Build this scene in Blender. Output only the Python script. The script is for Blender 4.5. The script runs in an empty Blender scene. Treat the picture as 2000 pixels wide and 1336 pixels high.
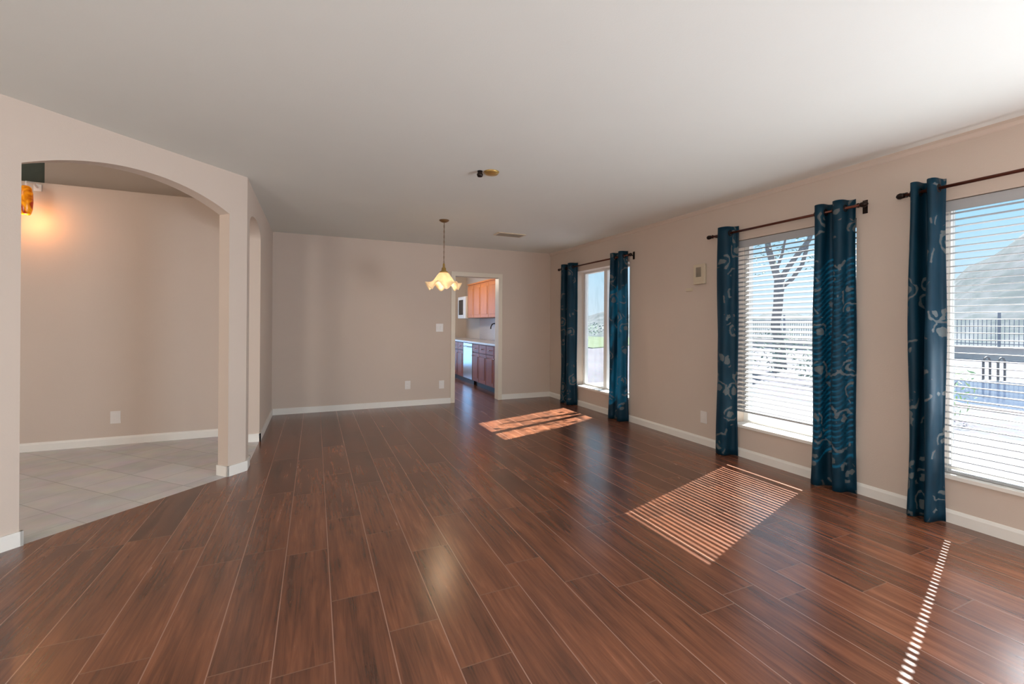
import bpy, bmesh, math, random
from mathutils import Vector, Matrix
PI = math.pi
random.seed(7)
sc = bpy.context.scene
COL = sc.collection

# ------------------------------------------------------------------ camera
cd = bpy.data.cameras.new('camera')
cd.sensor_fit = 'HORIZONTAL'; cd.sensor_width = 36.0
cd.lens = 865.3 * 36 / 2000
cd.shift_y = -35.5 / 2000
cd.clip_start = 0.05; cd.clip_end = 3000
cam = bpy.data.objects.new('camera', cd); COL.objects.link(cam)
YAW = 0.418186
EYE = 1.28
cam.matrix_world = Matrix.Translation((0, 0, EYE)) @ Matrix.Rotation(-YAW, 4, 'Z') @ Matrix.Rotation(PI / 2, 4, 'X') @ Matrix.Rotation(0.00687, 4, 'Z')
sc.camera = cam

# ------------------------------------------------------------------ exposure, sky, sun, fill lamps
vs = sc.view_settings
vs.view_transform = 'Standard'; vs.look = 'None'; vs.gamma = 1.0; vs.exposure = 0.35
vs.use_curve_mapping = False

w = bpy.data.worlds.new('sky'); sc.world = w; w.use_nodes = True
nt = w.node_tree; nt.nodes.clear()
wo = nt.nodes.new('ShaderNodeOutputWorld'); bg = nt.nodes.new('ShaderNodeBackground')
tc = nt.nodes.new('ShaderNodeTexCoord'); sx = nt.nodes.new('ShaderNodeSeparateXYZ'); rp = nt.nodes.new('ShaderNodeValToRGB')
nt.links.new(tc.outputs['Generated'], sx.inputs[0]); nt.links.new(sx.outputs['Z'], rp.inputs[0])
rp.color_ramp.elements[0].position = 0.0; rp.color_ramp.elements[0].color = (0.80, 0.90, 0.97, 1)
rp.color_ramp.elements[1].position = 0.6; rp.color_ramp.elements[1].color = (0.30, 0.55, 0.85, 1)
e = rp.color_ramp.elements.new(0.18); e.color = (0.44, 0.77, 0.98, 1)
nt.links.new(rp.outputs[0], bg.inputs[0]); bg.inputs[1].default_value = 0.92
nt.links.new(bg.outputs[0], wo.inputs[0])

SUN_DIR = Vector((-1.0, -0.315, -0.99))
sd = bpy.data.lights.new('sun', 'SUN'); sd.energy = 27.0; sd.angle = math.radians(0.35); sd.color = (1.0, 0.95, 0.89)
so = bpy.data.objects.new('sun', sd); COL.objects.link(so)
so.rotation_euler = SUN_DIR.to_track_quat('-Z', 'Y').to_euler(); so.location = (20, 6, 20)

def area(name, loc, direction, sx_, sy_, power, color):
    l = bpy.data.lights.new(name, 'AREA'); l.shape = 'RECTANGLE'; l.size = sx_; l.size_y = sy_; l.energy = power; l.color = color
    o = bpy.data.objects.new(name, l); COL.objects.link(o); o.location = loc
    o.rotation_euler = Vector(direction).to_track_quat('-Z', 'Z').to_euler()
    return o
# added fill panels out of view: behind the camera, in foyer and kitchen
area('patio_side_fill', (3.80, -1.4, 1.0), (-1, 0.3, 0.12), 2.0, 1.6, 135, (0.72, 0.86, 1.0))  # added fill for the diagonal wall and the near ceiling
area('near_window_fill', (3.86, 0.70, 0.85), (-1, 0.2, 0.30), 0.5, 1.05, 26, (0.90, 0.95, 1.0))  # added boost in the near window's opening, lifts ceiling and curtain
area('rear_wall_fill', (2.0, -2.98, 1.3), (0.1, 1, 0.25), 3.0, 1.8, 36, (0.97, 0.98, 1.0))  # added general fill; the rear wall is solid
area('hall_wall_fill', (-2.58, -0.6, 1.35), (1, 0.45, 0.15), 2.2, 1.7, 125, (1.0, 0.97, 0.93))  # added fill towards the window wall; the hall wall is solid
area('foyer_front_fill', (-3.3, 2.38, 1.2), (0.15, 1, -0.1), 1.0, 1.8, 34, (1.0, 0.96, 0.93))  # added fill for the foyer wall; no entry door is built
area('kitchen_blue_fill', (1.9, 11.18, 1.15), (0, -1, 0), 1.6, 1.9, 27, (0.26, 0.58, 1.0))  # unseen blue panel added for the dishwasher's reflection; the back wall is solid

# ------------------------------------------------------------------ material helpers
def srgb(r, g, b):
    f = lambda c: (c / 255 / 12.92) if c / 255 <= 0.04045 else ((c / 255 + 0.055) / 1.055) ** 2.4
    return (f(r), f(g), f(b), 1)
def new_mat(name):
    m = bpy.data.materials.new(name); m.use_nodes = True
    return m, m.node_tree, m.node_tree.nodes['Principled BSDF'], m.node_tree.nodes['Material Output']
def N(t, typ, **kw):
    n = t.nodes.new(typ)
    for k, v in kw.items(): setattr(n, k, v)
    return n
def math_node(t, op, a, b=None, c=None):
    n = N(t, 'ShaderNodeMath', operation=op)
    for i, v in enumerate((a, b, c)):
        if v is None: continue
        if isinstance(v, (int, float)): n.inputs[i].default_value = v
        else: t.links.new(v, n.inputs[i])
    return n.outputs[0]
def simple(name, col, rough=0.5, metal=0.0, noise=0.04, scale=20.0, bump=0.0, bscale=200.0, spec=0.5):
    m, t, p, o = new_mat(name)
    tc = N(t, 'ShaderNodeTexCoord'); nz = N(t, 'ShaderNodeTexNoise'); nz.inputs['Scale'].default_value = scale; nz.inputs['Detail'].default_value = 4
    t.links.new(tc.outputs['Object'], nz.inputs['Vector'])
    mx = N(t, 'ShaderNodeMix', data_type='RGBA')
    mx.inputs[6].default_value = tuple(c * (1 - noise * 2) for c in col[:3]) + (1,)
    mx.inputs[7].default_value = tuple(min(1, c * (1 + noise * 2)) for c in col[:3]) + (1,)
    t.links.new(nz.outputs['Fac'], mx.inputs[0]); t.links.new(mx.outputs[2], p.inputs['Base Color'])
    p.inputs['Roughness'].default_value = rough; p.inputs['Metallic'].default_value = metal
    p.inputs['Specular IOR Level'].default_value = spec
    if bump:
        b2 = N(t, 'ShaderNodeTexNoise'); b2.inputs['Scale'].default_value = bscale; b2.inputs['Detail'].default_value = 2
        t.links.new(tc.outputs['Object'], b2.inputs['Vector'])
        bp = N(t, 'ShaderNodeBump'); bp.inputs['Strength'].default_value = bump; bp.inputs['Distance'].default_value = 0.002
        t.links.new(b2.outputs['Fac'], bp.inputs['Height']); t.links.new(bp.outputs[0], p.inputs['Normal'])
    return m
def emissive(name, col, strength, base=None):
    m, t, p, o = new_mat(name)
    p.inputs['Base Color'].default_value = base or col
    p.inputs['Emission Color'].default_value = col; p.inputs['Emission Strength'].default_value = strength
    p.inputs['Roughness'].default_value = 0.3
    return m

M = {}
M['wall'] = simple('wall_paint', srgb(204, 188, 174), 0.75, noise=0.012, scale=3, bump=0.25, bscale=120)
M['ceiling'] = simple('ceiling_paint', srgb(222, 224, 218), 0.9, noise=0.01, scale=3, bump=0.2, bscale=120)
M['trim'] = simple('trim_paint', srgb(232, 228, 220), 0.4, noise=0.01)
M['casing'] = simple('casing_paint', srgb(222, 212, 194), 0.45, noise=0.01)
M['niche'] = simple('niche_paint', srgb(88, 95, 87), 0.8)
M['plastic'] = simple('white_plastic', srgb(226, 220, 214), 0.35, noise=0.01)
M['almond'] = simple('almond_plastic', srgb(205, 190, 165), 0.4, noise=0.01)
M['grey_plastic'] = simple('grey_plastic', srgb(140, 128, 112), 0.5)
M['black'] = simple('black_plastic', srgb(22, 22, 24), 0.2)
M['bronze'] = simple('bronze_metal', srgb(92, 48, 34), 0.35, metal=0.6, noise=0.08)
M['dark_metal'] = simple('dark_metal', srgb(42, 32, 28), 0.4, metal=0.7)
M['brass'] = simple('brass_metal', srgb(205, 172, 105), 0.3, metal=0.8)
M['antique'] = simple('antique_brass', srgb(128, 98, 66), 0.4, metal=0.7)
M['steel'] = simple('brushed_steel', srgb(190, 198, 208), 0.25, metal=0.9)
M['slat'] = simple('blind_slat_paint', srgb(172, 173, 174), 0.45, noise=0.01)
M['cord'] = simple('blind_cord', srgb(230, 228, 220), 0.8)
M['frame'] = simple('window_frame_vinyl', srgb(236, 234, 230), 0.4, noise=0.01)
M['counter'] = simple('counter_stone', srgb(190, 182, 178), 0.2, noise=0.2, scale=60)
M['backsplash'] = simple('backsplash_tile', srgb(176, 170, 172), 0.25, noise=0.06, scale=30)
M['toe'] = simple('toe_kick', srgb(40, 34, 34), 0.5)

def wood_cabinet(name, c1, c2):
    m, t, p, o = new_mat(name)
    tc = N(t, 'ShaderNodeTexCoord'); mp = N(t, 'ShaderNodeMapping'); mp.inputs['Scale'].default_value = (14, 14, 1.2)
    nz = N(t, 'ShaderNodeTexNoise'); nz.inputs['Scale'].default_value = 2.5; nz.inputs['Detail'].default_value = 6; nz.inputs['Distortion'].default_value = 0.6
    mx = N(t, 'ShaderNodeMix', data_type='RGBA'); mx.inputs[6].default_value = c1; mx.inputs[7].default_value = c2
    t.links.new(tc.outputs['Object'], mp.inputs[0]); t.links.new(mp.outputs[0], nz.inputs['Vector'])
    t.links.new(nz.outputs['Fac'], mx.inputs[0]); t.links.new(mx.outputs[2], p.inputs['Base Color'])
    p.inputs['Roughness'].default_value = 0.45
    return m
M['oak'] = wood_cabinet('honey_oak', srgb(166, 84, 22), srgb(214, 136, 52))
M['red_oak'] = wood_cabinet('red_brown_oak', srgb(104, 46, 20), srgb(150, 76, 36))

def floor_wood():
    m, t, p, o = new_mat('wood_plank_floor')
    L = 0.915; W = 0.2125; X0 = 0.0745
    tc = N(t, 'ShaderNodeTexCoord'); sp = N(t, 'ShaderNodeSeparateXYZ'); t.links.new(tc.outputs['Object'], sp.inputs[0])
    rowf = math_node(t, 'DIVIDE', math_node(t, 'SUBTRACT', sp.outputs['X'], X0), W)
    row = math_node(t, 'FLOOR', rowf); fu = math_node(t, 'FRACT', rowf)
    wn = N(t, 'ShaderNodeTexWhiteNoise', noise_dimensions='1D'); t.links.new(row, wn.inputs['W'])
    off = math_node(t, 'MULTIPLY', wn.outputs['Value'], L)
    for r, v in {-1: 0.885, 0: 0.36, 1: 0.05, 2: 0.66, 3: 0.135, 4: 0.33, 5: 0.07}.items():
        cmp_ = math_node(t, 'COMPARE', row, float(r), 0.1)
        mxn = N(t, 'ShaderNodeMix', data_type='FLOAT'); t.links.new(cmp_, mxn.inputs[0]); t.links.new(off, mxn.inputs[2]); mxn.inputs[3].default_value = v
        off = mxn.outputs[0]
    vf = math_node(t, 'DIVIDE', math_node(t, 'SUBTRACT', sp.outputs['Y'], off), L)
    pid = math_node(t, 'FLOOR', vf); fv = math_node(t, 'FRACT', vf)
    cb = N(t, 'ShaderNodeCombineXYZ'); t.links.new(row, cb.inputs[0]); t.links.new(pid, cb.inputs[1])
    wn2 = N(t, 'ShaderNodeTexWhiteNoise', noise_dimensions='2D'); t.links.new(cb.outputs[0], wn2.inputs['Vector'])
    # joint masks
    du = math_node(t, 'MULTIPLY', math_node(t, 'MINIMUM', fu, math_node(t, 'SUBTRACT', 1.0, fu)), W)
    dv = math_node(t, 'MULTIPLY', math_node(t, 'MINIMUM', fv, math_node(t, 'SUBTRACT', 1.0, fv)), L)
    ju = math_node(t, 'LESS_THAN', du, 0.0022); jv = math_node(t, 'LESS_THAN', dv, 0.0022)
    # grain, stretched along the plank and different on every plank
    sc3 = N(t, 'ShaderNodeVectorMath', operation='MULTIPLY'); t.links.new(tc.outputs['Object'], sc3.inputs[0]); sc3.inputs[1].default_value = (40, 2.0, 1)
    rnd = N(t, 'ShaderNodeVectorMath', operation='SCALE'); t.links.new(wn2.outputs['Color'], rnd.inputs[0]); rnd.inputs['Scale'].default_value = 60
    ad = N(t, 'ShaderNodeVectorMath', operation='ADD'); t.links.new(sc3.outputs[0], ad.inputs[0]); t.links.new(rnd.outputs[0], ad.inputs[1])
    n1 = N(t, 'ShaderNodeTexNoise'); n1.inputs['Scale'].default_value = 1.0; n1.inputs['Detail'].default_value = 8; n1.inputs['Roughness'].default_value = 0.65; n1.inputs['Distortion'].default_value = 0.9
    t.links.new(ad.outputs[0], n1.inputs['Vector'])
    sc4 = N(t, 'ShaderNodeVectorMath', operation='MULTIPLY'); t.links.new(ad.outputs[0], sc4.inputs[0]); sc4.inputs[1].default_value = (0.28, 0.9, 1)
    n2 = N(t, 'ShaderNodeTexNoise'); n2.inputs['Scale'].default_value = 1.0; n2.inputs['Detail'].default_value = 3
    t.links.new(sc4.outputs[0], n2.inputs['Vector'])
    fac = math_node(t, 'ADD', math_node(t, 'MULTIPLY', n1.outputs['Fac'], 0.62), math_node(t, 'MULTIPLY', n2.outputs['Fac'], 0.5))
    fac = math_node(t, 'ADD', fac, math_node(t, 'MULTIPLY', math_node(t, 'SUBTRACT', wn2.outputs['Value'], 0.5), 0.13))
    cr = N(t, 'ShaderNodeValToRGB'); t.links.new(fac, cr.inputs[0])
    el = cr.color_ramp.elements
    el[0].position = 0.30; el[0].color = srgb(55, 33, 23)
    el[1].position = 0.86; el[1].color = srgb(162, 104, 74)
    x = el.new(0.50); x.color = srgb(101, 61, 42)
    x = el.new(0.66); x.color = srgb(127, 77, 52)
    mj = N(t, 'ShaderNodeMix', data_type='RGBA'); t.links.new(ju, mj.inputs[0]); t.links.new(cr.outputs[0], mj.inputs[6]); mj.inputs[7].default_value = srgb(158, 118, 98)
    mj2 = N(t, 'ShaderNodeMix', data_type='RGBA'); t.links.new(jv, mj2.inputs[0]); t.links.new(mj.outputs[2], mj2.inputs[6]); mj2.inputs[7].default_value = srgb(128, 90, 70)
    t.links.new(mj2.outputs[2], p.inputs['Base Color'])
    rg = math_node(t, 'ADD', math_node(t, 'MULTIPLY', n1.outputs['Fac'], 0.12), 0.19); t.links.new(rg, p.inputs['Roughness'])
    p.inputs['Specular IOR Level'].default_value = 1.0
    hgt = math_node(t, 'SUBTRACT', math_node(t, 'MULTIPLY', n1.outputs['Fac'], 0.35), math_node(t, 'MAXIMUM', ju, jv))
    bp = N(t, 'ShaderNodeBump'); bp.inputs['Strength'].default_value = 0.22; bp.inputs['Distance'].default_value = 0.002
    t.links.new(hgt, bp.inputs['Height']); t.links.new(bp.outputs[0], p.inputs['Normal'])
    return m
M['floor'] = floor_wood()

def floor_tile():
    m, t, p, o = new_mat('foyer_tile')
    tc = N(t, 'ShaderNodeTexCoord'); mp = N(t, 'ShaderNodeMapping'); mp.inputs['Rotation'].default_value = (0, 0, PI / 4)
    br = N(t, 'ShaderNodeTexBrick'); br.offset = 0.0; br.inputs['Scale'].default_value = 1.0
    br.inputs['Brick Width'].default_value = 0.33; br.inputs['Row Height'].default_value = 0.33; br.inputs['Mortar Size'].default_value = 0.004
    br.inputs['Color1'].default_value = srgb(206, 200, 198); br.inputs['Color2'].default_value = srgb(192, 187, 186); br.inputs['Mortar'].default_value = srgb(172, 166, 164)
    nz = N(t, 'ShaderNodeTexNoise'); nz.inputs['Scale'].default_value = 5; nz.inputs['Detail'].default_value = 6
    t.links.new(tc.outputs['Object'], mp.inputs[0]); t.links.new(mp.outputs[0], br.inputs['Vector']); t.links.new(tc.outputs['Object'], nz.inputs['Vector'])
    mx = N(t, 'ShaderNodeMix', data_type='RGBA', blend_type='OVERLAY'); mx.inputs[0].default_value = 0.35
    t.links.new(br.outputs['Color'], mx.inputs[6]); t.links.new(nz.outputs['Color'], mx.inputs[7]); 
    hs = N(t, 'ShaderNodeHueSaturation'); hs.inputs['Saturation'].default_value = 0.45; t.links.new(mx.outputs[2], hs.inputs['Color'])
    t.links.new(hs.outputs[0], p.inputs['Base Color']); p.inputs['Roughness'].default_value = 0.45
    return m
M['tile'] = floor_tile()

def glass(name, tint):
    m, t, p, o = new_mat(name); t.nodes.remove(p)
    tr = N(t, 'ShaderNodeBsdfTransparent'); tr.inputs[0].default_value = tint
    gl = N(t, 'ShaderNodeBsdfGlossy'); gl.inputs['Roughness'].default_value = 0.02
    fr = N(t, 'ShaderNodeFresnel'); ge = N(t, 'ShaderNodeNewGeometry')      # the same air-to-glass reflection on both faces of the pane
    mi = N(t, 'ShaderNodeMix', data_type='FLOAT'); mi.inputs[2].default_value = 1.35; mi.inputs[3].default_value = 1 / 1.35
    t.links.new(ge.outputs['Backfacing'], mi.inputs[0]); t.links.new(mi.outputs[0], fr.inputs[0])
    mx = N(t, 'ShaderNodeMixShader'); t.links.new(fr.outputs[0], mx.inputs[0]); t.links.new(tr.outputs[0], mx.inputs[1]); t.links.new(gl.outputs[0], mx.inputs[2])
    t.links.new(mx.outputs[0], o.inputs[0])
    return m
M['glass'] = glass('window_glass', (0.92, 0.95, 0.96, 1))
def haze_veil_mat():  # thin sheet added to veil the outdoor view with pale haze
    m, t, p, o = new_mat('haze_veil'); p.inputs['Base Color'].default_value = srgb(112, 124, 142); p.inputs['Roughness'].default_value = 0.9
    tr = N(t, 'ShaderNodeBsdfTransparent'); tl = N(t, 'ShaderNodeBsdfTranslucent'); tl.inputs[0].default_value = srgb(112, 124, 142)
    ms = N(t, 'ShaderNodeMixShader'); ms.inputs[0].default_value = 0.5; t.links.new(p.outputs[0], ms.inputs[1]); t.links.new(tl.outputs[0], ms.inputs[2])
    mx = N(t, 'ShaderNodeMixShader'); mx.inputs[0].default_value = 0.13; t.links.new(tr.outputs[0], mx.inputs[1]); t.links.new(ms.outputs[0], mx.inputs[2])
    t.links.new(mx.outputs[0], o.inputs[0]); return m
M['screen'] = haze_veil_mat()

def curtain_fabric():
    m, t, p, o = new_mat('teal_leaf_fabric')
    uv = N(t, 'ShaderNodeUVMap'); uv.uv_map = 'UVMap'
    # scrolling vine rings, thin and broken, about a hand apart
    vo = N(t, 'ShaderNodeTexVoronoi', voronoi_dimensions='2D', feature='F1'); vo.inputs['Scale'].default_value = 5.2; vo.inputs['Randomness'].default_value = 0.75
    nz = N(t, 'ShaderNodeTexNoise', noise_dimensions='2D'); nz.inputs['Scale'].default_value = 9; nz.inputs['Detail'].default_value = 3
    t.links.new(uv.outputs[0], nz.inputs['Vector'])
    dm = N(t, 'ShaderNodeVectorMath', operation='MULTIPLY_ADD'); t.links.new(nz.outputs['Color'], dm.inputs[0]); dm.inputs[1].default_value = (0.09, 0.09, 0); t.links.new(uv.outputs[0], dm.inputs[2])
    t.links.new(dm.outputs[0], vo.inputs['Vector'])
    d = vo.outputs['Distance']
    ring = math_node(t, 'LESS_THAN', math_node(t, 'ABSOLUTE', math_node(t, 'SUBTRACT', d, 0.36)), 0.045)
    leaf = math_node(t, 'LESS_THAN', d, 0.17)
    n3 = N(t, 'ShaderNodeTexNoise', noise_dimensions='2D'); n3.inputs['Scale'].default_value = 5; t.links.new(uv.outputs[0], n3.inputs['Vector'])
    brk = math_node(t, 'GREATER_THAN', n3.outputs['Fac'], 0.53)
    pat = math_node(t, 'MULTIPLY', math_node(t, 'MAXIMUM', ring, leaf), brk)
    base = N(t, 'ShaderNodeMix', data_type='RGBA'); base.inputs[6].default_value = srgb(6, 38, 54); base.inputs[7].default_value = srgb(16, 60, 80)
    t.links.new(n3.outputs['Fac'], base.inputs[0])
    mc = N(t, 'ShaderNodeMix', data_type='RGBA'); t.links.new(pat, mc.inputs[0]); t.links.new(base.outputs[2], mc.inputs[6]); mc.inputs[7].default_value = srgb(98, 108, 110)
    t.links.new(mc.outputs[2], p.inputs['Base Color'])
    p.inputs['Roughness'].default_value = 0.5; p.inputs['Specular IOR Level'].default_value = 0.25
    tl = N(t, 'ShaderNodeBsdfTranslucent')
    th = N(t, 'ShaderNodeMix', data_type='RGBA'); t.links.new(pat, th.inputs[0]); th.inputs[6].default_value = srgb(60, 178, 205); th.inputs[7].default_value = srgb(110, 140, 165)
    t.links.new(th.outputs[2], tl.inputs[0])
    mx = N(t, 'ShaderNodeMixShader'); mx.inputs[0].default_value = 0.2
    t.links.new(p.outputs[0], mx.inputs[1]); t.links.new(tl.outputs[0], mx.inputs[2]); t.links.new(mx.outputs[0], o.inputs[0])
    return m
M['curtain'] = curtain_fabric()

def lit_glass(name, col, emit, strength):
    m, t, p, o = new_mat(name)
    tc = N(t, 'ShaderNodeTexCoord'); nz = N(t, 'ShaderNodeTexNoise'); nz.inputs['Scale'].default_value = 9; nz.inputs['Distortion'].default_value = 1.5
    t.links.new(tc.outputs['Object'], nz.inputs['Vector'])
    cr = N(t, 'ShaderNodeValToRGB'); cr.color_ramp.elements[0].position = 0.35; cr.color_ramp.elements[1].position = 0.65
    cr.color_ramp.elements[0].color = col; cr.color_ramp.elements[1].color = emit
    t.links.new(nz.outputs['Fac'], cr.inputs[0])
    t.links.new(cr.outputs[0], p.inputs['Base Color']); t.links.new(cr.outputs[0], p.inputs['Emission Color'])
    p.inputs['Emission Strength'].default_value = strength; p.inputs['Roughness'].default_value = 0.2
    return m
M['shade'] = lit_glass('cream_alabaster_glass', srgb(238, 205, 160), srgb(255, 236, 200), 0.35)
_t = M['shade'].node_tree; _p = _t.nodes['Principled BSDF']; _o = _t.nodes['Material Output']
_tl = _t.nodes.new('ShaderNodeBsdfTranslucent'); _tl.inputs[0].default_value = (0.95, 0.85, 0.68, 1); _m = _t.nodes.new('ShaderNodeMixShader'); _m.inputs[0].default_value = 0.55
_t.links.new(_p.outputs[0], _m.inputs[1]); _t.links.new(_tl.outputs[0], _m.inputs[2]); _t.links.new(_m.outputs[0], _o.inputs[0])
M['amber'] = lit_glass('amber_art_glass', srgb(150, 34, 0), srgb(236, 150, 10), 0.35)
M['bulb'] = emissive('lit_bulb', (1.0, 0.82, 0.55, 1), 1.6)
M['dome'] = emissive('lit_dome', (1.0, 0.92, 0.80, 1), 2.0)

# outdoors
def ground_mat():
    m, t, p, o = new_mat('desert_gravel')
    tc = N(t, 'ShaderNodeTexCoord')
    n1 = N(t, 'ShaderNodeTexNoise'); n1.inputs['Scale'].default_value = 0.35; n1.inputs['Detail'].default_value = 8
    n2 = N(t, 'ShaderNodeTexVoronoi'); n2.inputs['Scale'].default_value = 16
    t.links.new(tc.outputs['Object'], n1.inputs['Vector']); t.links.new(tc.outputs['Object'], n2.inputs['Vector'])
    mx = N(t, 'ShaderNodeMix', data_type='RGBA'); mx.inputs[6].default_value = srgb(92, 90, 96); mx.inputs[7].default_value = srgb(118, 115, 120); t.links.new(n1.outputs['Fac'], mx.inputs[0])
    m2 = N(t, 'ShaderNodeMix', data_type='RGBA', blend_type='MULTIPLY'); m2.inputs[0].default_value = 0.2; t.links.new(mx.outputs[2], m2.inputs[6]); t.links.new(n2.outputs['Color'], m2.inputs[7])
    t.links.new(m2.outputs[2], p.inputs['Base Color']); p.inputs['Roughness'].default_value = 0.95; p.inputs['Specular IOR Level'].default_value = 0.05
    return m
M['gravel'] = ground_mat()
M['paving'] = simple('patio_paving', srgb(112, 110, 116), 0.9, noise=0.06, scale=4, spec=0.05)
M['coping'] = simple('pool_coping', srgb(206, 186, 176), 0.7, noise=0.05, scale=8)
M['pool'] = simple('pool_water', srgb(62, 78, 104), 0.08, noise=0.25, scale=3, bump=0.35, bscale=5, spec=0.3)
def hill_mat():
    m, t, p, o = new_mat('desert_hillside')
    tc = N(t, 'ShaderNodeTexCoord'); n1 = N(t, 'ShaderNodeTexNoise'); n1.inputs['Scale'].default_value = 0.35; n1.inputs['Detail'].default_value = 10; n1.inputs['Roughness'].default_value = 0.7
    t.links.new(tc.outputs['Object'], n1.inputs['Vector'])
    cr = N(t, 'ShaderNodeValToRGB'); t.links.new(n1.outputs['Fac'], cr.inputs[0])
    cr.color_ramp.elements[0].position = 0.4; cr.color_ramp.elements[0].color = srgb(72, 80, 80)
    cr.color_ramp.elements[1].position = 0.6; cr.color_ramp.elements[1].color = srgb(100, 102, 104)
    t.links.new(cr.outputs[0], p.inputs['Base Color']); p.inputs['Roughness'].default_value = 1.0; p.inputs['Specular IOR Level'].default_value = 0.05
    return m
M['hill'] = hill_mat()
M['bark'] = simple('tree_bark', srgb(96, 92, 92), 0.9, noise=0.15, scale=12)
M['leaf'] = simple('sparse_leaf', srgb(104, 130, 92), 0.7, noise=0.2, scale=3)
M['bush'] = simple('bush_leaf', srgb(96, 118, 96), 0.8, noise=0.2, scale=3)
M['lightleaf'] = simple('pale_bush_leaf', srgb(150, 186, 120), 0.7, noise=0.15, scale=3)
M['lawn'] = simple('lawn_grass', srgb(92, 102, 80), 0.9, spec=0.05, noise=0.2, scale=2)
M['block'] = simple('block_wall', srgb(190, 178, 172), 0.9, noise=0.06, scale=6)
M['iron'] = simple('fence_iron', srgb(104, 112, 128), 0.6)

# ------------------------------------------------------------------ mesh helpers
def finish(name, bm, mat, parent=None, smooth=False):
    me = bpy.data.meshes.new(name)
    bmesh.ops.recalc_face_normals(bm, faces=bm.faces)
    bm.to_mesh(me); bm.free()
    if mat: me.materials.append(mat)
    if smooth:
        for pl in me.polygons: pl.use_smooth = True
    o = bpy.data.objects.new(name, me); COL.objects.link(o)
    if parent: o.parent = parent
    return o
def add_box(bm, x0, x1, y0, y1, z0, z1, bevel=0.0):
    vs_ = [bm.verts.new(c) for c in ((x0, y0, z0), (x1, y0, z0), (x1, y1, z0), (x0, y1, z0), (x0, y0, z1), (x1, y0, z1), (x1, y1, z1), (x0, y1, z1))]
    fs = [bm.faces.new([vs_[i] for i in q]) for q in ((0, 3, 2, 1), (4, 5, 6, 7), (0, 1, 5, 4), (1, 2, 6, 5), (2, 3, 7, 6), (3, 0, 4, 7))]
    if bevel:
        es = {e for f in fs for e in f.edges}
        bmesh.ops.bevel(bm, geom=list(es), offset=bevel, segments=2, affect='EDGES', profile=0.5)
def box(name, mat, x0, x1, y0, y1, z0, z1, parent=None, bevel=0.0):
    bm = bmesh.new(); add_box(bm, min(x0, x1), max(x0, x1), min(y0, y1), max(y0, y1), min(z0, z1), max(z0, z1), bevel)
    return finish(name, bm, mat, parent)
def add_prism(bm, pts, vec):
    a = [bm.verts.new(p) for p in pts]; b = [bm.verts.new(Vector(p) + Vector(vec)) for p in pts]
    n = len(pts)
    bm.faces.new(a[::-1]); bm.faces.new(b)
    for i in range(n): bm.faces.new((a[i], a[(i + 1) % n], b[(i + 1) % n], b[i]))
def prism(name, mat, pts, vec, parent=None):
    bm = bmesh.new(); add_prism(bm, pts, vec)
    bmesh.ops.triangulate(bm, faces=[f for f in bm.faces if len(f.verts) > 4])
    return finish(name, bm, mat, parent)
def add_tube(bm, pts, radii, seg=10, cap=True):
    pts = [Vector(p) for p in pts]
    if not hasattr(radii, '__len__'): radii = [radii] * len(pts)
    rings = []
    up = Vector((0, 0, 1))
    prev = None
    for i, p in enumerate(pts):
        d = (pts[min(i + 1, len(pts) - 1)] - pts[max(i - 1, 0)]).normalized()
        if prev is None:
            a = d.orthogonal().normalized()
        else:
            a = (prev - d * prev.dot(d)).normalized()
        prev = a; b = d.cross(a)
        rings.append([bm.verts.new(p + (a * math.cos(2 * PI * k / seg) + b * math.sin(2 * PI * k / seg)) * radii[i]) for k in range(seg)])
    for r0, r1 in zip(rings, rings[1:]):
        for k in range(seg): bm.faces.new((r0[k], r0[(k + 1) % seg], r1[(k + 1) % seg], r1[k]))
    if cap:
        bm.faces.new(rings[0][::-1]); bm.faces.new(rings[-1])
def tube(name, mat, pts, radii, parent=None, seg=10):
    bm = bmesh.new(); add_tube(bm, pts, radii, seg)
    return finish(name, bm, mat, parent, smooth=True)
def add_lathe(bm, prof, c=(0, 0, 0), seg=24, close=True):
    rings = [[bm.verts.new((c[0] + r * math.cos(2 * PI * k / seg), c[1] + r * math.sin(2 * PI * k / seg), c[2] + z)) for k in range(seg)] for r, z in prof]
    for r0, r1 in zip(rings, rings[1:]):
        for k in range(seg): bm.faces.new((r0[k], r0[(k + 1) % seg], r1[(k + 1) % seg], r1[k]))
    if close:
        bm.faces.new(rings[0][::-1]); bm.faces.new(rings[-1])
def lathe(name, mat, prof, c, parent=None, seg=24, close=True):
    bm = bmesh.new(); add_lathe(bm, prof, c, seg, close)
    return finish(name, bm, mat, parent, smooth=True)
def empty(name, loc=(0, 0, 0)):
    o = bpy.data.objects.new(name, None); COL.objects.link(o); o.location = loc; o.empty_display_size = 0.1
    return o
def keep(o, parent):            # parent without moving (parts are built in world coordinates)
    o.parent = parent; o.matrix_parent_inverse = Matrix.Translation(-Vector(parent.location))
    return o
def tag(o, label, cat, group=None, kind=None):
    o['label'] = label; o['category'] = cat
    if group: o['group'] = group
    if kind: o['kind'] = kind
    return o
def struct(o):
    o['kind'] = 'structure'; return o

# ------------------------------------------------------------------ the room
XR = 3.81; YB = 6.907; XL = -0.54; H = 2.525; DC = 4.958
R2 = math.sqrt(2)
HT = 3.35                                    # foyer ceiling
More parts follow.
